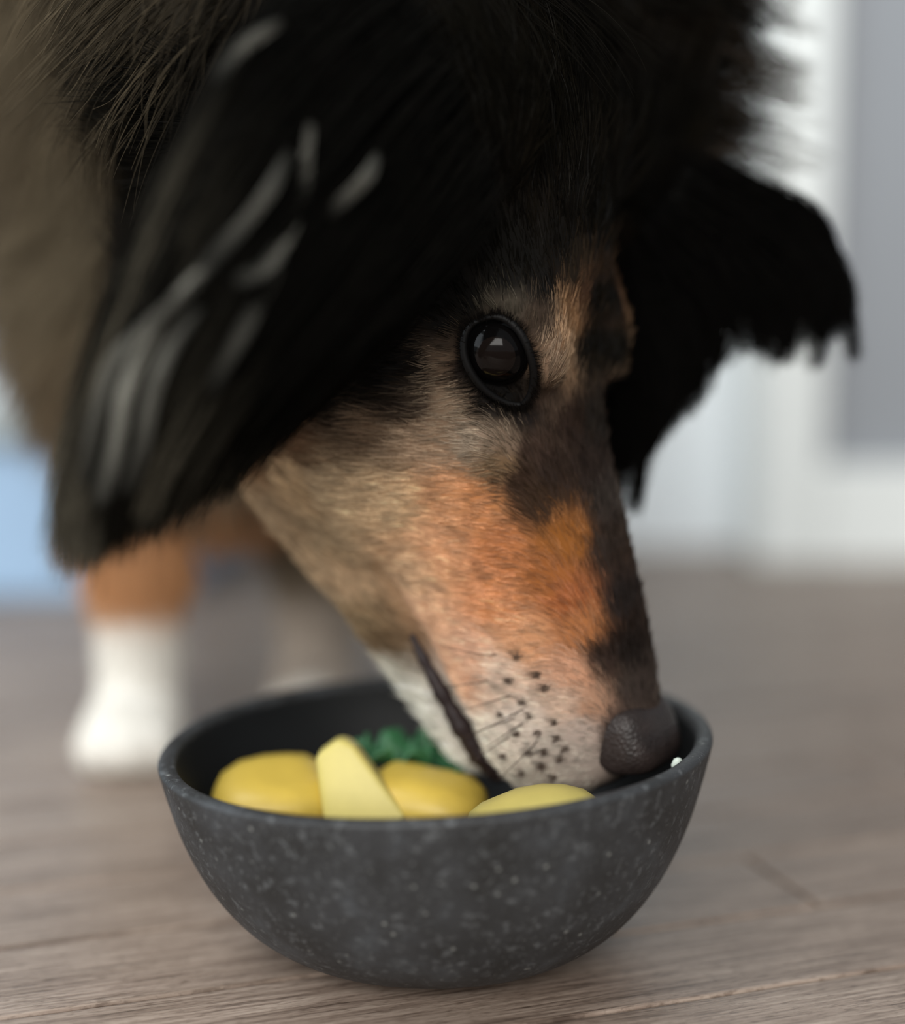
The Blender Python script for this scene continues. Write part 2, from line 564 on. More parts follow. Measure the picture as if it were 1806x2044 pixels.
# lower jaw
prims.append(loft([
    (0.1265, -0.0545, -0.0615, 0.0090, 0.0), (0.1180, -0.0545, -0.0665, 0.0150, 0.0), (0.0990, -0.0575, -0.0735, 0.0190, 0.0),
(0.0700, -0.0600, -0.0835, 0.0265, 0.0), (0.0450, -0.0650, -0.0955, 0.0325, 0.0), (0.0150, -0.0650, -0.1080, 0.0370, 0.0), (-0.02, -0.06, -0.114, 0.040, 0.0), (-0.04, -0.06, -0.110, 0.036, 0.0)], sub=24))
for s in (1, -1):
    prims.append(ellipsoid(H((s * 0.0235, -0.002, -0.056)), (0.0215, 0.056, 0.044), HB))    # cheek
    prims.append(ellipsoid(H((s * 0.0150, 0.113, -0.0330)), (0.0118, 0.0180, 0.0170), HB))  # whisker pad
    prims.append(ellipsoid(H((s * 0.0215, -0.0100, 0.0075)), (0.0130, 0.0270, 0.0100), HB)) # brow
    prims.append(ellipsoid(H((s * 0.0275, 0.0140, -0.0140)), (0.0090, 0.0230, 0.0100), HB)) # ridge under the eye
    prims.append(ellipsoid(H((s * 0.036, -0.066, 0.010)), (0.020, 0.030, 0.022), HB))       # base of the ear
# neck, shoulders, chest
neck = catmull([H((0, -0.075, -0.025)), H((0.000, -0.125, -0.050)), np.array([-0.035, 0.585, 0.355]), np.array([-0.10, 0.70, 0.34])], 20)
prims.append(tube(neck, np.linspace(0.058, 0.105, 20), 28))
prims.append(ellipsoid(at(1235, 130, 0.555), (0.038, 0.045, 0.075)))                       # nape behind the far ear
prims.append(ellipsoid((-0.125, 0.74, 0.335), (0.135, 0.150, 0.150)))
prims.append(ellipsoid((-0.108, 0.695, 0.211), (0.091, 0.092, 0.112)))
prims.append(ellipsoid((-0.130, 0.98, 0.33), (0.125, 0.26, 0.135)))
# throat, from the jaw back to the chest
prims.append(tube(catmull([H((0, 0.005, -0.062)), H((0, -0.045, -0.080)), np.array([-0.065, 0.60, 0.235])], 12), np.linspace(0.030, 0.066, 12), 24))
# forelegs
paws = []
for (x, y, spread) in ((-0.142, 0.668, 0.0), (-0.068, 0.735, 0.0)):
    leg = catmull([(x + 0.018, y + 0.045, 0.20), (x + 0.006, y + 0.018, 0.135), (x, y + 0.004, 0.085), (x, y, 0.040), (x, y - 0.006, 0.022)], 16)
    prims.append(tube(leg, np.interp(np.linspace(0, 1, 16), [0, 0.35, 0.6, 0.85, 1], [0.040, 0.027, 0.0185, 0.0175, 0.0195]), 20))
    prims.append(ellipsoid((x, y - 0.014, 0.0165), (0.0215, 0.0270, 0.0165)))
    for k, dx in enumerate((-0.015, -0.005, 0.005, 0.015)):
        prims.append(ellipsoid((x + dx, y - 0.032 - (0.005 if k in (1, 2) else 0), 0.0115), (0.0063, 0.0110, 0.0110)))

V, Fc = [], []
for v, f in prims:
    o = len(V)
    V += [tuple(p) for p in v]
    Fc += [tuple(i + o for i in q) for q in f]
tmp = new_obj('tmp_body', mesh_from('tmp_body', V, Fc))
rm = tmp.modifiers.new('remesh', 'REMESH')
rm.mode = 'VOXEL'
rm.voxel_size = 0.0022
sm = tmp.modifiers.new('smooth', 'SMOOTH')
sm.factor, sm.iterations = 0.5, 16
dg = bpy.context.evaluated_depsgraph_get()
body_me = bpy.data.meshes.new_from_object(tmp.evaluated_get(dg))
bpy.data.objects.remove(tmp)
body_me.name = 'body'
body_me.polygons.foreach_set('use_smooth', [True] * len(body_me.polygons))
nv = len(body_me.vertices)
co = np.empty(nv * 3); body_me.vertices.foreach_get('co', co); co = co.reshape(-1, 3)
nor = np.empty(nv * 3); body_me.vertices.foreach_get('normal', nor); nor = nor.reshape(-1, 3)
# eye sockets: hollow the skin a little around the eyeballs
EYE = {s: H((s * 0.0318, 0.0005, 0.0000)) for s in (1, -1)}
for s in (1, -1):
    d = np.linalg.norm(co - EYE[s], axis=1)
    inside = d < 0.0118
    out = HR * s
    push = np.clip(0.0118 - d, 0, None)
    co[inside] -= np.outer(push[inside], out) * 0.65
body_me.vertices.foreach_set('co', co.ravel())
body_me.update()

# ------------------------------------------------------------------ dog: markings (head-local, mirrored left and right)
MARKS = np.array([
(0.0391, 0.0314, -0.0582, 176, 143, 108), (0.0386, 0.0356, -0.0409, 182, 147, 111), (0.0390, 0.0260, -0.0735, 172, 136, 98),  # tan cheek fur, with extra brightness put in against the ear's shade
(0.0370, 0.0120, -0.0900, 105, 72, 45), (0.0423, 0.0107, -0.0644, 95, 62, 38), (0.0370, 0.0120, -0.0770, 85, 55, 35),
(0.0442, 0.0125, -0.0387, 100, 75, 55), (0.0399, 0.0208, -0.0261, 150, 120, 95), (0.0338, 0.0395, -0.0270, 185, 130, 88),
(0.0307, 0.0418, -0.0188, 180, 120, 75), (0.0281, 0.0576, -0.0182, 175, 110, 65), (0.0212, 0.0686, -0.0080, 150, 90, 45),
(0.0171, 0.0598, -0.0023, 140, 85, 35), (0.0183, 0.0773, -0.0053, 150, 85, 45), (0.0315, 0.0538, -0.0330, 190, 135, 95),
(0.0300, 0.0580, -0.0500, 180, 140, 105), (0.0245, 0.0538, -0.0762, 160, 130, 100), (0.0300, 0.0420, -0.0720, 150, 122, 92),
(0.0290, 0.0730, -0.0500, 195, 145, 110), (0.0278, 0.0720, -0.0229, 190, 125, 80), (0.0255, 0.0840, -0.0190, 195, 140, 100),
(0.0249, 0.0883, -0.0388, 205, 155, 125), (0.0240, 0.0900, -0.0480, 205, 150, 115), (0.0256, 0.0942, -0.0311, 200, 170, 150),
(0.0255, 0.1104, -0.0272, 190, 172, 158), (0.0228, 0.1195, -0.0227, 172, 158, 146), (0.0255, 0.1165, -0.0381, 200, 184, 168),
(0.0213, 0.1058, -0.0140, 190, 160, 140), (0.0196, 0.0993, -0.0095, 190, 140, 110), (0.0177, 0.0851, -0.0053, 165, 105, 62),
(0.0130, 0.1180, -0.0050, 60, 46, 41), (0.0195, 0.1150, -0.0125, 172, 152, 140), (0.0190, 0.1220, -0.0170, 160, 145, 134), (0.0180, 0.1090, -0.0090, 165, 125, 100), (0.0222, 0.1262, -0.0321, 180, 166, 152), (0.0077, 0.0657, 0.0041, 45, 35, 30),
(0.0062, 0.0814, 0.0038, 35, 28, 26), (0.0074, 0.0964, 0.0025, 25, 18, 15), (0.0078, 0.1070, 0.0012, 55, 45, 40),
(0.0040, 0.0522, 0.0059, 50, 42, 38), (0.0063, 0.0431, 0.0058, 40, 30, 26), (0.0181, 0.0401, -0.0009, 42, 30, 24),
(0.0210, 0.0464, -0.0048, 50, 34, 22), (0.0244, 0.0392, -0.0076, 50, 34, 24), (0.0220, 0.0315, -0.0031, 55, 40, 32),
(0.0090, 0.0276, 0.0067, 38, 26, 20), (0.0034, 0.0290, 0.0079, 30, 24, 20), (0.0012, 0.0068, 0.0130, 12, 9, 5),
(0.0145, 0.0970, -0.0028, 45, 32, 26), (0.0395, 0.0000, -0.0143, 105, 85, 68), (0.0373, 0.0117, -0.0159, 130, 108, 88),
(0.0349, 0.0247, -0.0127, 140, 120, 102), (0.0291, 0.0269, -0.0064, 125, 105, 88), (0.0384, 0.0178, -0.0207, 125, 102, 82),
(0.0293, 0.0335, -0.0100, 120, 95, 70), (0.0356, 0.0044, -0.0102, 25, 18, 14), (0.0240, 0.0209, -0.0022, 20, 14, 12),
(0.0225, 0.0119, 0.0032, 35, 28, 22), (0.0315, 0.0149, -0.0055, 14, 10, 8), (0.0274, -0.0007, -0.0031, 12, 9, 7),
(0.0194, 0.0051, 0.0155, 150, 115, 85), (0.0124, -0.0021, 0.0158, 125, 90, 60), (0.0237, 0.0087, 0.0133, 130, 105, 85),
(0.0294, -0.0024, 0.0164, 58, 46, 37), (0.0165, 0.0110, 0.0105, 150, 118, 90), (0.0341, -0.0100, 0.0063, 70, 62, 52), (0.0060, -0.0072, 0.0186, 70, 46, 30),
(0.0110, -0.0157, 0.0208, 34, 26, 18), (0.0095, -0.0319, 0.0267, 14, 11, 8), (0.0179, 0.0157, 0.0047, 70, 55, 45),
(0.0443, -0.0169, -0.0111, 8, 6, 3), (0.0445, -0.0058, -0.0234, 8, 6, 3), (0.0445, 0.0005, -0.0327, 10, 7, 4),
(0.0455, 0.0024, -0.0476, 12, 8, 5), (0.0339, -0.0246, 0.0108, 8, 6, 3), (0.0456, -0.0404, 0.0059, 8, 6, 3),
(0.0000, -0.0070, 0.0182, 8, 6, 3), (0.0209, -0.0487, 0.0277, 8, 6, 3), (0.0453, -0.0606, 0.0286, 8, 6, 3),
(0.0000, -0.0657, 0.0314, 8, 6, 3), (0.0000, -0.030, 0.0270, 8, 6, 3), (0.0450, -0.0400, -0.0400, 10, 8, 5), (0.0450, -0.0300, -0.0700, 12, 9, 6),
(0.0420, -0.0050, -0.0800, 30, 20, 13), (0.0150, 0.0300, -0.1000, 110, 85, 55), (0.0000, 0.0000, -0.1050, 80, 62, 40),
(0.0190, 0.1000, -0.0650, 196, 188, 178), (0.0180, 0.1150, -0.0630, 196, 188, 178), (0.0050, 0.1100, -0.0710, 190, 182, 172),
(0.0210, 0.0920, -0.0700, 190, 180, 168), (0.0240, 0.0810, -0.0680, 105, 80, 55), (0.0230, 0.0720, -0.0740, 125, 100, 72), (0.0120, 0.0700, -0.0830, 130, 105, 78),
(0.0340, -0.0165, 0.0085, 9, 7, 4), (0.0400, -0.0140, 0.0000, 9, 7, 4), (0.0255, -0.0135, 0.0160, 14, 11, 8), (0.0180, -0.0220, 0.0220, 12, 9, 6), (0.0300, -0.0200, 0.0150, 9, 7, 4), (0.0415, -0.0090, -0.0100, 12, 9, 6),
(0.0400, -0.0040, -0.0120, 60, 48, 38), (0.0430, 0.0000, -0.0200, 18, 13, 9), (0.0420, 0.0100, -0.0260, 48, 36, 27), (0.0435, 0.0070, -0.0340, 30, 22, 16),
(0.0300, 0.0130, -0.0020, 8, 6, 5), (0.0290, 0.0160, -0.0010, 8, 6, 5), (0.0330, 0.0100, -0.0040, 8, 6, 5), (0.0270, 0.0180, -0.0020, 10, 8, 6),
(0.0330, 0.0350, -0.0900, 150, 120, 90), (0.0350, 0.0100, -0.1050, 140, 110, 80), (0.0200, 0.0200, -0.1100, 100, 78, 52), (0.0300, -0.0200, -0.1150, 40, 30, 20), (0.0400, -0.0800, -0.0800, 10, 8, 5), (0.0000, -0.0800, -0.1000, 10, 8, 5), (0.0500, -0.0600, -0.1150, 10, 8, 5), (0.0400, -0.0400, -0.1100, 14, 10, 7),
(0.0650, -0.0500, -0.0600, 10, 8, 5), (0.0800, -0.0600, -0.0200, 10, 8, 5), (0.0650, -0.0900, -0.0500, 10, 8, 5), (0.0200, -0.0500, -0.1250, 20, 15, 10),
(0.0000, 0.1290, -0.0400, 120, 100, 92), (0.0000, 0.1300, -0.0200, 40, 32, 30), (0.0110, 0.1300, -0.0350, 170, 155, 142)], float)
def to_lin(c):
    c = np.asarray(c, float) / 255.0
    return np.where(c <= 0.04045, c / 12.92, ((c + 0.055) / 1.055) ** 2.4)
MARK_C = to_lin(MARKS[:, 3:6])
SPOTS = np.array([(0.0258, 0.0894, -0.0224), (0.0244, 0.0958, -0.0189), (0.0257, 0.0959, -0.0280), (0.0235, 0.1001, -0.0176), (0.0249, 0.1030, -0.0257),
    (0.0246, 0.1074, -0.0247), (0.0224, 0.1110, -0.0185), (0.0220, 0.1156, -0.0193), (0.0244, 0.1132, -0.0237), (0.0261, 0.1122, -0.0298),
    (0.0235, 0.1191, -0.0239), (0.0209, 0.1219, -0.0209), (0.0206, 0.1192, -0.0182), (0.0230, 0.1228, -0.0262), (0.0253, 0.1181, -0.0280),
    (0.0237, 0.1240, -0.0333), (0.0198, 0.1270, -0.0257), (0.0250, 0.1180, -0.0370), (0.0252, 0.1060, -0.0340)])

def ramp(x, a, b):
    t = np.clip((x - a) / (b - a), 0, 1)
    return t * t * (3 - 2 * t)

def head_colour(lp):
    # the far brow mark sits a little further out than the near one
    far = np.where(lp[:, 0] < 0, 0.020, 0.0) * ramp(lp[:, 2], 0.004, 0.010)
    q = np.stack([np.maximum(np.abs(lp[:, 0]) - far, 0), lp[:, 1], lp[:, 2]], 1)
    out = np.empty((len(q), 3))
    for i in range(0, len(q), 20000):
        d = np.linalg.norm(q[i:i + 20000, None, :] - MARKS[None, :, :3], axis=2) + 0.0008
        w = d ** -5.5
        w /= w.sum(1, keepdims=True)
        out[i:i + 20000] = w @ MARK_C
    return out

def is_head(lp):
    return (lp[:, 1] > -0.098) & (lp[:, 2] > -0.128) & (np.abs(lp[:, 0]) < 0.09)

BLACK, MANE, MANE_PALE = to_lin((11, 9, 6)), to_lin((92, 82, 66)), to_lin((150, 138, 118))
PALE = to_lin((176, 164, 152))
TAN, WHITE, CHEST, UMBER = to_lin((196, 146, 104)), to_lin((232, 228, 220)), to_lin((132, 118, 100)), to_lin((104, 90, 72))
def body_colour(p, lp):
    """fur colours of the rest of the coat, by place on the body"""
    x, y, z = p[:, 0], p[:, 1], p[:, 2]
    k = ramp(-x, 0.035, 0.15)[:, None]
    c = BLACK * (1 - k) + MANE * k
    k = ramp(-x, 0.15, 0.23)[:, None]
    c = c * (1 - k) + MANE_PALE * k
    k = ramp(-z, -0.225, -0.165)[:, None]
    low = UMBER * (1 - ramp(-z, -0.16, -0.115))[:, None] + CHEST * ramp(-z, -0.16, -0.115)[:, None]
    c = c * (1 - k) + low * k
    leg = ramp(-z, -0.125, -0.105)[:, None]
    front = (y < 0.70)[:, None]
    c = c * (1 - leg) + np.where(front, TAN, CHEST) * leg
    w = ramp(-z, -0.072, -0.060)[:, None]
    return c * (1 - w) + np.where(front, WHITE, PALE) * w

def coat_colour(p):
    lp = L(p)
    h = is_head(lp)
    c = np.empty((len(p), 3))
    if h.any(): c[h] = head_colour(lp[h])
    if (~h).any(): c[~h] = body_colour(p[~h], lp[~h])
    return c

dog = empty('dog', (-0.105, 0.70, 0))
tag(dog, 'black, tan and white long-haired dog with its muzzle lowered into the grey bowl', 'dog')
fa = body_me.attributes.new('fur_color', 'FLOAT_COLOR', 'POINT')
fa.data.foreach_set('color', np.hstack([coat_colour(co) * 0.85, np.ones((nv, 1))]).astype(np.float32).ravel())
body = new_obj('body', body_me, dog, M['skin'])

# ------------------------------------------------------------------ dog: nose, eyes, lips
def nose_mesh():
    bm = bmesh.new()
    bmesh.ops.create_icosphere(bm, subdivisions=5, radius=1.0)
    for v in bm.verts:
        x, y, z = v.co                                   # r, f, u
        e = 3.4
        k = (abs(x) ** e + abs(y) ** e + abs(z) ** e) ** (-1 / e)
        x, y, z = x * k, y * k, z * k
        r_ = 0.0164 * x * (1 - 0.08 * max(0.0, -z))
        f_ = 0.0120 * y
        u_ = 0.0138 * z + 0.0010 * y
        dent = 0.0
        for s in (1, -1):
            g = ((x - s * 0.52) / 0.22) ** 2 + ((z + 0.02) / 0.28) ** 2
            g2 = ((x - s * 0.85) / 0.25) ** 2 + ((z + 0.30) / 0.14) ** 2
            if y > -0.2:
                dent += 0.0055 * math.exp(-g) + 0.0030 * math.exp(-g2)
        dent += 0.0012 * math.exp(-(x / 0.07) ** 2) * (1 if z < 0.25 and y > 0.2 else 0)
        f_ -= dent
        v.co = Vector(H((r_, 0.1225 + f_, -0.0092 + u_)))
    return bm_mesh('nose', bm)
nose = new_obj('nose', nose_mesh(), dog, M['nose'])
nose['label'] = 'dark leathery nose'

def sphere_mesh(name, c, r, axis=None, bulge=0.0):
    bm = bmesh.new()
    bmesh.ops.create_icosphere(bm, subdivisions=4, radius=1.0)
    for v in bm.verts:
        p = np.array(v.co)
        k = 1.0
        if axis is not None:
            k += bulge * math.exp(-((1 - p @ axis) / 0.10) ** 2)
        v.co = Vector(c + p * r * k)
    return bm_mesh(name, bm)
def cap_mesh(name, c, r, axis, ang, lift):
    a = np.cross(axis, [0, 0, 1.0]); a /= np.linalg.norm(a)
    b = np.cross(axis, a)
    verts, faces, n, m = [c + axis * (r + lift)], [], 32, 6
    for i in range(1, m + 1):
        t = ang * i / m
        for k in range(n):
            w = 2 * math.pi * k / n
            verts.append(c + (axis * math.cos(t) + (a * math.cos(w) + b * math.sin(w)) * math.sin(t)) * (r + lift * (1 if i < m else 0.2)))
    for k in range(n):
        faces.append((0, 1 + k, 1 + (k + 1) % n))
    for i in range(m - 1):
        for k in range(n):
            p, q = 1 + i * n + k, 1 + i * n + (k + 1) % n
            faces.append((p, p + n, q + n, q))
    return mesh_from(name, verts, faces)

EYE_R = 0.0108
LIDS = []
for s in (1, -1):
    out = HR * s * 0.86 + HF * 0.30 + HU * 0.30
    out /= np.linalg.norm(out)
    c = H((s * 0.0288, 0.0005, -0.0008))
    eye = new_obj('eye', sphere_mesh('eye', c, EYE_R, out, 0.05), dog, M['cornea'])
    eye['label'] = 'shiny dark eye'
    new_obj('iris', cap_mesh('iris', c, EYE_R * 1.05, out, 0.52, 0.0002), eye, M['iris'])
    e1 = HF * 0.95 + HU * 0.10; e1 -= out * (e1 @ out); e1 /= np.linalg.norm(e1)
    e2 = np.cross(out, e1) * (1 if np.cross(out, e1) @ HU > 0 else -1)
    for name, sg in (('upper_eyelid', 1), ('lower_eyelid', -1)):
        pts = []
        for t in np.linspace(0, math.pi, 22):
            a = -math.cos(t)
            ea = a * 0.0108 if a < 0 else a * 0.0172
            hh = sg * (0.0092 if sg > 0 else 0.0088) * math.sin(t) ** (0.8 if a < 0 else 1.25)
            rad = (0.0116 if sg > 0 else 0.0112) * math.exp(-0.5 * (ea ** 2 + hh ** 2) / 0.0116 ** 2)
            pts.append(c + e1 * ea + e2 * hh + out * rad)
        pa = np.array(pts)
        cand = np.where(np.linalg.norm(co - c, axis=1) < 0.03)[0]
        dd = np.min(np.linalg.norm(co[cand][:, None, :] - pa[None], axis=2), axis=1)
        co[cand] -= np.outer(np.clip(0.0032 - dd, 0, None), out) * 0.9      # the skin dips under the lid
        LIDS.append((pa, c, out))
        v, f = tube(pts, 0.0004 + 0.0008 * np.sin(np.linspace(0.15, math.pi - 0.15, 22)) ** 0.6, 10)
        new_obj(name, mesh_from(name, v, f), eye, M['lid'])

body_me.vertices.foreach_set('co', co.ravel())
body_me.update()

lip_r = [(a - 0.0010, b, c) if a > 0 else (a, b, c) for a, b, c in [(0.0240, 0.076, -0.0605), (0.0238, 0.085, -0.0585), (0.0218, 0.100, -0.0555), (0.0182, 0.114, -0.0532), (0.0115, 0.1240, -0.0518), (0.0, 0.1270, -0.0515)]]
lp_ = [H(p) for p in lip_r] + [H((-p[0], p[1], p[2])) for p in lip_r[-2::-1]]
lpts = catmull(lp_, 70)
lrad = (0.0006 + 0.0031 * np.sin(np.linspace(0.0, math.pi, 70)) ** 0.85) * (1 + 0.22 * np.sin(np.arange(70) * 1.7) * np.sin(np.arange(70) * 0.6))
v, f = tube(lpts, lrad, 14)
lips = new_obj('lips', mesh_from('lips', v, f), dog, M['lip'])
lips['label'] = 'dark wet lip line'

# ------------------------------------------------------------------ dog: fur
body_me.calc_loop_triangles()
nt = len(body_me.loop_triangles)
tri = np.empty(nt * 3, np.int32); body_me.loop_triangles.foreach_get('vertices', tri); tri = tri.reshape(-1, 3)
nor = np.empty(nv * 3); body_me.vertices.foreach_get('normal', nor); nor = nor.reshape(-1, 3)
A, B_, C_ = co[tri[:, 0]], co[tri[:, 1]], co[tri[:, 2]]
t_area = np.linalg.norm(np.cross(B_ - A, C_ - A), axis=1) / 2
t_cen = (A + B_ + C_) / 3
t_loc = L(t_cen)
t_head = is_head(t_loc)

def scatter(weight, n):
    p = weight * t_area
    idx = rng.choice(nt, n, p=p / p.sum())
    u, v_ = rng.random(n), rng.random(n)
    flip = u + v_ > 1
    u[flip], v_[flip] = 1 - u[flip], 1 - v_[flip]
    w = 1 - u - v_
    P = A[idx] * w[:, None] + B_[idx] * u[:, None] + C_[idx] * v_[:, None]
    Nn = nor[tri[idx, 0]] * w[:, None] + nor[tri[idx, 1]] * u[:, None] + nor[tri[idx, 2]] * v_[:, None]
    Nn /= np.linalg.norm(Nn, axis=1, keepdims=True)
    return P, Nn

def unit(v):
    return v / (np.linalg.norm(v, axis=-1, keepdims=True) + 1e-12)

def grow(P, Nn, D, Ln, lift, npts, wild=0.12, droop=0.0):
    """hairs that rise from the skin and lie over along D"""
    D = unit(D - Nn * np.sum(D * Nn, 1, keepdims=True))
    D = unit(D + rng.normal(0, wild, D.shape))
    bend = rng.normal(0, wild * 0.8, D.shape)
    t = np.linspace(0, 1, npts)[None, :, None]
    lift = np.broadcast_to(np.asarray(lift, float), (len(P),))[:, None, None]
    Lh = np.asarray(Ln)[:, None, None]
    X = (P - Nn * 0.0004)[:, None, :] + Lh * (D[:, None, :] * t * np.cos(lift) + Nn[:, None, :] * np.sin(lift) * (t - 0.45 * t * t) + bend[:, None, :] * t * t)
    X = X + np.array([0, 0, -1.0]) * droop * Lh * t * t
    return X

def clump(X, centres, amount, power=1.5):
    """pull hairs together towards the tips of nearby centre hairs"""
    from mathutils.kdtree import KDTree
    ci = rng.choice(len(X), centres, replace=False)
    kd = KDTree(centres)
    for j, i in enumerate(ci):
        kd.insert(Vector(X[i, 0]), j)
    kd.balance()
    near = np.array([kd.find(Vector(p))[1] for p in X[:, 0]])
    t = np.linspace(0, 1, X.shape[1])[None, :, None] ** power
    return X + (X[ci[near]] - X) * t * amount, near

def make_fur(name, parent, X, radius, colour, label=None):
    n, m = X.shape[:2]
    cv = bpy.data.hair_curves.new(name)
    cv.add_curves([m] * n)
    cv.position_data.foreach_set('vector', X.astype(np.float32).ravel())
    t = np.linspace(0, 1, m)[None, :]
    rad = np.broadcast_to(np.asarray(radius, float).reshape(-1, 1), (n, 1)) * (1 - 0.75 * t ** 1.5)
    at_ = cv.attributes.get('radius') or cv.attributes.new('radius', 'FLOAT', 'POINT')
    at_.data.foreach_set('value', rad.astype(np.float32).ravel())
    ca_ = cv.attributes.new('fur_color', 'FLOAT_COLOR', 'POINT')
    colour = np.asarray(colour, float)
    if colour.ndim == 2: colour = np.repeat(colour[:, None, :], m, 1)
    ca_.data.foreach_set('color', np.concatenate([np.clip(colour, 0, 0.95), np.ones((n, m, 1))], 2).astype(np.float32).ravel())
    o = new_obj(name, cv, parent, M['fur'])
    o['kind'] = 'stuff'
    if label: o['label'] = label
    return o

# short coat of the face
lr, lf, lu = t_loc[:, 0], t_loc[:, 1], t_loc[:, 2]
eye_d = np.minimum(np.linalg.norm(t_cen - H((0.034, 0.001, 0.0)), axis=1), np.linalg.norm(t_cen - H((-0.034, 0.001, 0.0)), axis=1))
nose_d = np.linalg.norm(t_loc - np.array([0, 0.128, -0.008]), axis=1)
w = t_head * 1.0
w *= (eye_d > 0.0098) * (nose_d > 0.0150)
w *= np.where(lr > -0.004, 1.0, 0.45)                  # fewer hairs where the photograph shows less
w *= 0.35 + 0.65 * ramp(lf, -0.03, 0.03)
P, Nn = scatter(w, 105000)
lp = L(P)
side = ramp(-lp[:, 2], -0.004, 0.016)[:, None]
back = -HF[None, :]
Dm = back * (1 - side) + (back * 0.42 - HU * 0.95) * side
jaw = ramp(-lp[:, 2], 0.060, 0.070)[:, None]
Dm = Dm * (1 - jaw) + (back * 0.9 - HU * 0.5) * jaw
Dm = Dm + np.sign(lp[:, :1]) * HR[None, :] * 0.15
# hair parts around the eye
for s in (1, -1):
    v_ = P - H((s * 0.033, 0.003, 0.0))
    g = np.exp(-(np.linalg.norm(v_, axis=1) / 0.016) ** 2)[:, None]
    Dm = Dm * (1 - 0.7 * g) + unit(v_) * g * 0.9
len_h = 0.0052 + 0.0060 * ramp(-lp[:, 1], -0.060, 0.0) * ramp(-lp[:, 2], 0.01, 0.05) + 0.010 * ramp(-lp[:, 1], -0.030, 0.02) * ramp(-lp[:, 2], 0.02, 0.07) \
    + 0.012 * ramp(-lp[:, 1], 0.005, 0.06)
len_h *= 1 - 0.35 * ramp(lp[:, 1], 0.085, 0.12)
len_h += 0.004 * ramp(-lp[:, 2], 0.058, 0.068) * ramp(lp[:, 1], 0.06, 0.09)
len_h *= rng.uniform(0.7, 1.25, len(P))
X = grow(P, Nn, Dm, len_h, rng.normal(0.24, 0.07, len(P)), 5, 0.13)
X, near_c = clump(X, 9000, 0.45)
tuft = rng.normal(1.0, 0.20, 9000)[near_c].clip(0.5, 1.5)[:, None]
jit = lp + rng.normal(0, 0.0016, lp.shape)
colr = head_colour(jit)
colr = (colr * 0.82 + colr.mean(1, keepdims=True) * 0.18) * rng.uniform(0.65, 1.60, (len(P), 1)) * tuft * np.array([1.20, 1.26, 1.22])
colr *= 1 - 0.14 * ramp(lp[:, 1], 0.07, 0.10)[:, None]
sd = np.min(np.linalg.norm(np.stack([np.abs(lp[:, 0]), lp[:, 1], lp[:, 2]], 1)[:, None, :] - SPOTS[None], axis=2), axis=1)
dark = np.exp(-(sd / 0.0013) ** 4)[:, None]
colr = colr * (1 - 0.85 * dark)
light = rng.random(len(P)) < 0.05
colr[light] = colr[light] * 1.3 + 0.01
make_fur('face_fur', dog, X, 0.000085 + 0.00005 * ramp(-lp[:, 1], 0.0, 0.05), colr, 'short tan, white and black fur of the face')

# short black hairs that rim the eyelids
EX = []
for pa, c, out in LIDS:
    n = 420
    q = catmull(pa, 60)[rng.integers(0, 60, n)] + rng.normal(0, 0.00035, (n, 3))
    away = q - c
    away = unit(away - np.outer(away @ out, out))
    d_ = unit(away * 0.95 - out * 0.25 + rng.normal(0, 0.20, (n, 3)))
    EX.append((q + out * 0.0005)[:, None, :] + d_[:, None, :] * rng.uniform(0.0012, 0.0034, (n, 1, 1)) * np.linspace(0, 1, 4)[None, :, None])
EX = np.concatenate(EX)
make_fur('eye_rim_fur', dog, EX, 0.00010, np.ones((len(EX), 3)) * to_lin((12, 9, 7)), 'short black hairs around the eye')

# dark tufts where the whiskers grow
bvh = BVHTree.FromPolygons([Vector(c) for c in co], [tuple(t) for t in tri])
TX, TC = [], []
for s in (1, -1):
    for sp_ in SPOTS:
        hit = bvh.find_nearest(Vector(H((s * sp_[0], sp_[1], sp_[2]))))
        p0, n0 = np.array(hit[0]), np.array(hit[1])
        n = int(rng.integers(14, 36))
        off = rng.normal(0, 0.00055, (n, 3))
        d_ = unit(n0 * 0.75 - HU * 0.55 - HF * 0.15 + rng.normal(0, 0.18, (n, 3)))
        TX.append((p0 + off)[:, None, :] + d_[:, None, :] * rng.uniform(0.0016, 0.0026, (n, 1, 1)) * np.linspace(0, 1, 4)[None, :, None])
        TC.append(np.ones((n, 3)) * to_lin((84, 70, 61)) * rng.uniform(0.6, 1.3, (n, 1)))
make_fur('whisker_spots', dog, np.concatenate(TX), 0.00010, np.concatenate(TC), 'dark whisker spots on the pale lip')

# long coat of neck, shoulders and chest
w = (~t_head) * (t_cen[:, 2] > 0.10) * 1.0
w *= np.where(t_cen[:, 1] < 0.80, 1.0, 0.25)
P, Nn = scatter(w, 42000)
Dm = np.stack([Nn[:, 0] * 0.8 - 0.15, np.full(len(P), 0.25), np.full(len(P), -0.6)], 1)
nape = ramp(P[:, 0], 0.02, 0.07)[:, None] * ramp(P[:, 2], 0.22, 0.26)[:, None]
Dm = Dm * (1 - nape) + np.array([1.0, 0.2, -0.12]) * nape
Ln = rng.uniform(0.030, 0.058, len(P)) * (1 - 0.35 * ramp(-P[:, 2], -0.20, -0.13))
Ln *= 1 - 0.35 * nape[:, 0] * (rng.random(len(P)) > 0.25)
X = grow(P, Nn, Dm, Ln, 0.45 + 0.25 * nape[:, 0], 6, 0.14, 0.10)
X, _ = clump(X, 2200, 0.55)
colr = body_colour(P + rng.normal(0, 0.010, P.shape), L(P)) * rng.uniform(0.6, 1.5, (len(P), 1))
make_fur('mane_fur', dog, X, 0.00024, colr, 'long black and grey-brown fur of neck and chest')

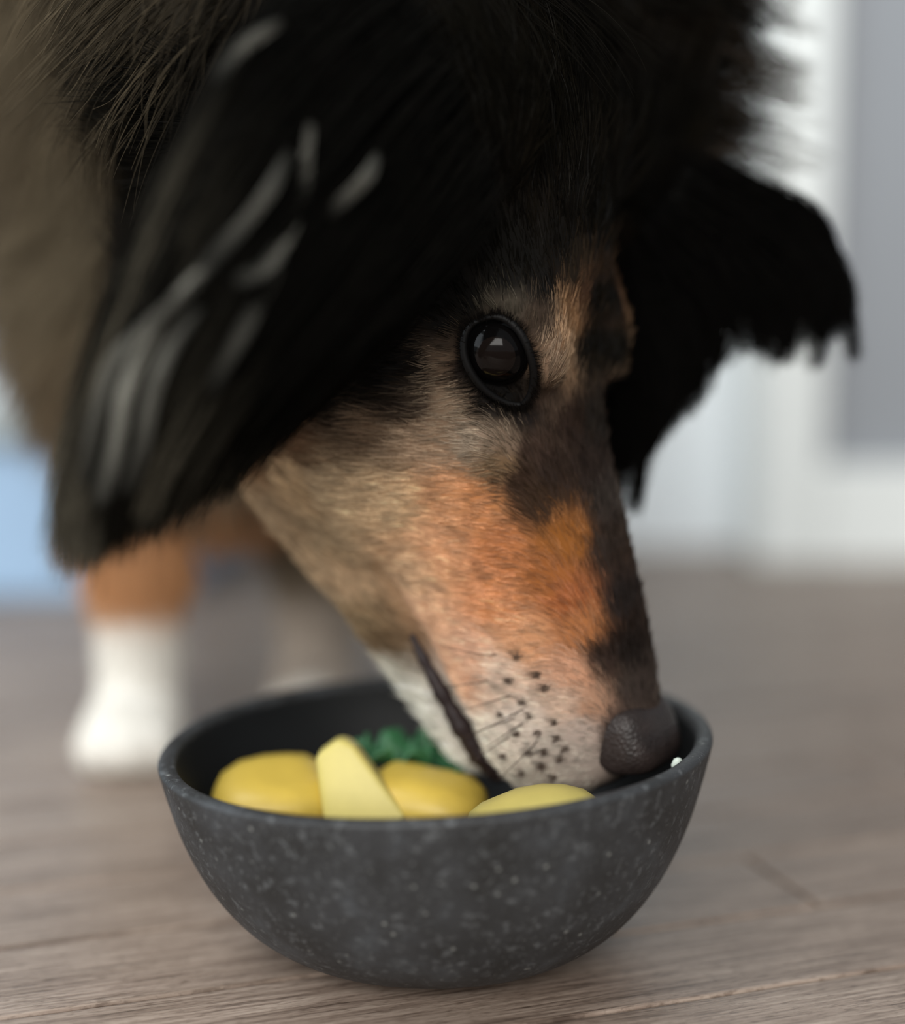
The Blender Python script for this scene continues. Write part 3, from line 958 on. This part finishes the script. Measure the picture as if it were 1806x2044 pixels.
# thin long hairs standing off the nape
w = (~t_head) * (t_cen[:, 0] > 0.055) * (t_cen[:, 2] > 0.235) * (t_cen[:, 1] > 0.53) * 1.0
P, Nn = scatter(w, 1500)
Dm = np.array([1.0, 0.15, -0.05]) + np.zeros_like(P)
X = P[:, None, :] + rng.uniform(0.022, 0.046, (len(P), 1, 1)) * unit(Dm + rng.normal(0, 0.10, P.shape))[:, None, :] * np.linspace(0, 1, 6)[None, :, None]
X[:, :, 2] -= (np.linspace(0, 1, 6) ** 2 * 0.006)[None, :]
X, _ = clump(X, 70, 0.75, 1.2)
make_fur('nape_hair', dog, X, 0.00014, np.ones((len(P), 3)) * to_lin((58, 50, 42)) * rng.uniform(0.5, 1.4, (len(P), 1)), 'thin dark hairs standing off the nape')

# forelegs
w = (~t_head) * (t_cen[:, 2] <= 0.115) * 1.0
P, Nn = scatter(w, 24000)
Dm = np.stack([Nn[:, 0] * 0.2, Nn[:, 1] * 0.2, np.full(len(P), -1.0)], 1)
Ln = rng.uniform(0.006, 0.012, len(P)) * (0.45 + 0.55 * ramp(P[:, 2], 0.02, 0.05)) + 0.012 * ramp(P[:, 2], 0.06, 0.1)
X = grow(P, Nn, Dm, Ln, 0.30, 5, 0.12)
X[:, :, 2] = np.maximum(X[:, :, 2], 0.0006)
colr = body_colour(P + rng.normal(0, 0.004, P.shape), L(P)) * rng.uniform(0.85, 1.15, (len(P), 1))
make_fur('leg_fur', dog, X, 0.00016, colr, 'tan and white fur of the forelegs')

# ------------------------------------------------------------------ dog: ears
def ear(guides, n_hair, n_clump, thick, clump_amt, colour_fn, label, fur_label, sheet_t, sheet_back, frizz=0.02, ragged=0.9):
    m = 9
    Gd = np.array([catmull([at(*q) for q in g], m) for g in guides])           # K, m, 3
    K = len(Gd)
    def surf(sv):
        i = np.clip(sv.astype(int), 0, K - 2)
        t = (sv - i)[:, None, None]
        return Gd[i] * (1 - t) + Gd[i + 1] * t
    # the ear flap itself
    ns = 24
    S = surf(np.linspace(0.12, K - 1.12, ns))
    mt = int(m * sheet_t)
    S = S[:, :mt] + np.array([0, sheet_back, 0])
    vs, fs = [], []
    for side_, off in ((0, -0.0016), (1, 0.0016)):
        for a in range(ns):
            for b in range(mt):
                edge = min(a, ns - 1 - a, mt - 1 - b) / 4.0
                vs.append(S[a, b] + np.array([0, off * min(1.0, 0.25 + edge), 0]))
    base = ns * mt
    for a in range(ns - 1):
        for b in range(mt - 1):
            q = (a * mt + b, a * mt + b + 1, (a + 1) * mt + b + 1, (a + 1) * mt + b)
            fs.append(q)
            fs.append(tuple(base + k for k in q[::-1]))
    ring = [(a, 0) for a in range(ns)] + [(ns - 1, b) for b in range(1, mt)] + [(a, mt - 1) for a in range(ns - 2, -1, -1)] + [(0, b) for b in range(mt - 2, 0, -1)]
    for (a0, b0), (a1, b1) in zip(ring, ring[1:] + ring[:1]):
        i, j = a0 * mt + b0, a1 * mt + b1
        fs.append((i, j, base + j, base + i))
    me = mesh_from('ear', vs, fs)
    at_ = me.attributes.new('fur_color', 'FLOAT_COLOR', 'POINT')
    at_.data.foreach_set('color', np.tile(np.append(to_lin((6, 5, 4)), 1), (len(vs), 1)).astype(np.float32).ravel())
    eo = new_obj('ear', me, dog, M['skin'])
    eo['label'] = label
    # hair over the flap
    cs = rng.uniform(0, K - 1, n_clump)
    cd = rng.uniform(-1, 1, n_clump)
    ck = rng.integers(0, n_clump, n_hair)
    sp = (K - 1) / n_clump ** 0.5 * 1.3
    s0 = np.clip(cs[ck] + rng.normal(0, sp * 0.5, n_hair), 0, K - 1)
    X = surf(s0)
    Xc = surf(cs)[ck]
    t = np.linspace(0, 1, m)[None, :, None]
    X = X + (Xc - X) * clump_amt * t
    depth = np.clip(cd[ck] + rng.normal(0, 0.3, n_hair), -1.2, 1.2)[:, None, None]
    X = X + np.array([0, 1.0, 0]) * depth * thick * (0.35 + 0.65 * np.sin(np.pi * np.minimum(t * 0.8 + 0.1, 1)))
    X = X + rng.normal(0, 0.0045, (n_hair, 1, 3)) * (1 - t) ** 2
    ph = rng.uniform(0, 6.28, (n_clump, 3))[ck][:, None, :]
    X = X + 0.0035 * np.sin(t * 5.0 + ph) * t
    X = X + rng.normal(0, frizz, (n_hair, 1, 3)) * t ** 1.5
    # hairs start and stop at different places along the ear
    t0 = rng.uniform(0, 0.55, n_hair) ** 1.2
    t_end = rng.uniform(ragged, 1.0, n_clump)[ck]
    t1 = np.minimum(t_end, t0 + rng.uniform(0.45, 1.0, n_hair))
    Y_ = np.empty_like(X)
    for j in range(m):
        tj = (t0 + (t1 - t0) * j / (m - 1)) * (m - 1)
        i = np.clip(tj.astype(int), 0, m - 2)
        fr = (tj - i)[:, None]
        Y_[:, j] = X[np.arange(n_hair), i] * (1 - fr) + X[np.arange(n_hair), i + 1] * fr
    make_fur('ear_fur', eo, Y_, 0.00016, colour_fn(Y_, ck, n_clump), fur_label)
    return eo, Gd

def near_col(X, ck, nc):
    tone = np.zeros((nc, 1)) + 0.0
    c0 = to_lin((9, 8, 6))
    grey = to_lin((112, 106, 92))
    sel = rng.random(nc)
    k = np.where(sel > 0.90, 0.70, np.where(sel > 0.68, 0.25, 0.02))[ck][:, None, None]
    # the outer edge of the ear is grown through with grey-brown hair
    edge = ramp(-X[:, :, 0], 0.080, 0.112)[:, :, None] * ramp(-X[:, :, 2], -0.22, -0.15)[:, :, None]
    k = np.clip(k * ramp(-X[:, :, 0], 0.04, 0.08)[:, :, None] * ramp(-X[:, :, 2], -0.26, -0.20)[:, :, None] + 0.65 * edge, 0, 1)
    return (c0 * (1 - k) + grey * k) * rng.uniform(0.7, 1.3, (len(X), 1, 1))
near_guides = [
    [(760, -60, .414), (560, 40, .390), (400, 260, .372), (255, 560, .366), (165, 850, .368), (118, 1165, .372)],
    [(800, 0, .412), (620, 160, .388), (440, 420, .368), (290, 700, .362), (205, 930, .365), (175, 1130, .370)],
    [(860, 90, .411), (690, 270, .386), (520, 520, .368), (370, 750, .362), (270, 940, .365), (235, 1080, .371)],
    [(900, 190, .410), (750, 380, .390), (600, 590, .376), (455, 780, .370), (350, 930, .374), (300, 1060, .380)],
    [(930, 300, .410), (820, 470, .396), (690, 630, .388), (560, 770, .386), (450, 880, .388), (375, 1010, .391)],
    [(950, 380, .411), (870, 520, .402), (775, 650, .400), (680, 745, .400), (580, 830, .400), (500, 900, .401)]]
ear_n, G_near = ear(near_guides, 16000, 260, 0.012, 0.55, near_col, 'large shaggy dark ear hanging beside the cheek, streaked with grey hair',
                    'long black ear hair with grey locks', 0.80, 0.010, 0.0022)

def far_col(X, ck, nc):
    return np.ones(X.shape) * to_lin((6, 5, 4)) * rng.uniform(0.7, 1.5, (len(X), 1, 1))
FY = .512
far_guides = [[(px, py, FY + dy) for px, py, dy in g] for g in (
    [(1370, 330, 0), (1500, 368, 0.002), (1605, 402, 0.004), (1675, 472, 0.004), (1712, 565, 0.003), (1715, 690, 0.002)],
    [(1350, 370, 0), (1470, 415, 0), (1580, 480, 0.002), (1640, 550, 0.002), (1655, 640, 0.001), (1640, 730, 0)],
    [(1320, 410, 0), (1420, 470, 0), (1510, 545, 0), (1555, 610, 0), (1565, 680, 0), (1542, 745, 0)],
    [(1290, 440, 0), (1370, 510, -0.001), (1430, 580, -0.002), (1455, 640, -0.002), (1455, 680, -0.002), (1445, 705, -0.002)],
    [(1270, 480, 0), (1330, 560, -0.002), (1380, 640, -0.003), (1400, 710, -0.003), (1395, 780, -0.003), (1380, 845, -0.003)],
    [(1250, 530, 0), (1290, 610, -0.002), (1320, 690, -0.003), (1330, 760, -0.003), (1320, 820, -0.003), (1305, 870, -0.003)],
    [(1230, 570, 0), (1262, 660, -0.002), (1284, 750, -0.003), (1290, 830, -0.003), (1280, 920, -0.003), (1246, 1015, -0.003)],
    [(1180, 600, 0), (1180, 680, -0.002), (1190, 760, -0.003), (1200, 830, -0.003), (1212, 910, -0.003), (1225, 1000, -0.003)],
    [(1130, 620, 0), (1130, 700, -0.002), (1140, 780, -0.003), (1150, 850, -0.003), (1165, 920, -0.003), (1190, 1010, -0.003)])]
ear_f, G_far = ear(far_guides, 11000, 52, 0.006, 0.88, far_col, 'black ear on the far side of the head with ragged hair tips',
                   'black fringe of the far ear', 0.60, 0.0, 0.0012, 0.78)

# separate pale locks that stand out on the near ear
locks = [([(620, 250), (612, 320), (600, 410), (548, 520), (480, 565)], 0.24, 0.9), ([(440, 510), (400, 545), (310, 650), (250, 780), (230, 900), (200, 1000)], 0.30, 1.0),
         ([(755, 300), (735, 345), (700, 385), (650, 430)], 0.12, 0.9), ([(575, 300), (540, 370), (490, 440), (400, 545)], 0.11, 1.0), ([(560, 530), (530, 580), (480, 670), (420, 770)], 0.10, 0.9),
         ([(400, 560), (330, 620), (230, 720), (190, 840), (170, 960)], 0.15, 1.0), ([(400, 620), (345, 690), (305, 780), (285, 880), (250, 980)], 0.13, 1.0), ([(560, 45), (520, 70), (470, 110), (435, 160)], 0.13, 0.9),
         ([(440, 770), (425, 840), (430, 910)], 0.08, 0.9)]
def cam_px(p):
    v = p - CAMV
    z = v @ FW
    return np.stack([IW / 2 + FPX * (v @ RT) / z, IH / 2 - FPX * (v @ UPV) / z], -1)
ear_pts = np.concatenate([catmull(np.stack([G_near[k][j] for k in range(len(G_near))]), 40) for j in range(G_near.shape[1])])
ear_px = cam_px(ear_pts)
XX, CC = [], []
for pts, tone, wd in locks:
    g = []
    for px, py in pts:
        near = np.argsort(np.hypot(ear_px[:, 0] - px, ear_px[:, 1] - py))[:3]
        g.append(at(px, py, ear_pts[near, 1].mean() - 0.0165))            # lies on the outside of the ear hair
    g = catmull(g, 9)
    n = 120
    t = np.linspace(0, 1, 9)
    sp = rng.normal(0, 0.00062 * wd, (n, 1, 3)) * (0.6 + np.sin(np.pi * t) * 0.4)[None, :, None]
    XX.append(g[None] + sp + rng.normal(0, 0.0007, (n, 1, 3)) * (t ** 2)[None, :, None])
    CC.append(np.ones((n, 9, 3)) * np.array([1.0, 0.97, 0.84]) * tone * rng.uniform(0.6, 1.2, (n, 1, 1)) * (np.sin(np.pi * (0.06 + 0.88 * t)) ** 1.2)[None, :, None])
make_fur('ear_lock', ear_n, np.concatenate(XX), 0.00011, np.concatenate(CC), 'pale grey locks of ear hair')

# ------------------------------------------------------------------ dog: whiskers
wroots = [(0.0266, 0.0877, -0.0294, 0.018, 0.2), (0.0257, 0.0946, -0.0357, 0.017, 0.55), (0.0252, 0.1001, -0.0287, 0.020, 0.8), (0.0250, 0.1050, -0.0265, 0.022, 1.0),
          (0.0253, 0.1089, -0.0272, 0.018, 1.15), (0.0246, 0.1074, -0.0300, 0.020, 0.9), (0.0260, 0.1122, -0.0330, 0.016, 1.2), (0.0240, 0.1150, -0.0250, 0.018, 1.3)]
for s in (1, -1):
    for k, (r_, f_, u_, ln, ang) in enumerate(wroots):
        hit = bvh.find_nearest(Vector(H((s * r_, f_, u_))))
        p0, nn = np.array(hit[0]), np.array(hit[1])
        d = -HU * 0.9 + HF * (ang - 0.75) * 0.9 + HR * s * 0.10
        pts = [p0 + d * ln * t + nn * (0.0008 + 0.0045 * math.sin(t * 2.2)) for t in np.linspace(0, 1, 8)]
        pts[0] = p0 - nn * 0.0006
        v, f = tube(pts, np.linspace(0.00020, 0.00005, 8), 6)
        new_obj('whisker', mesh_from('whisker', v, f), dog, M['whisker'])
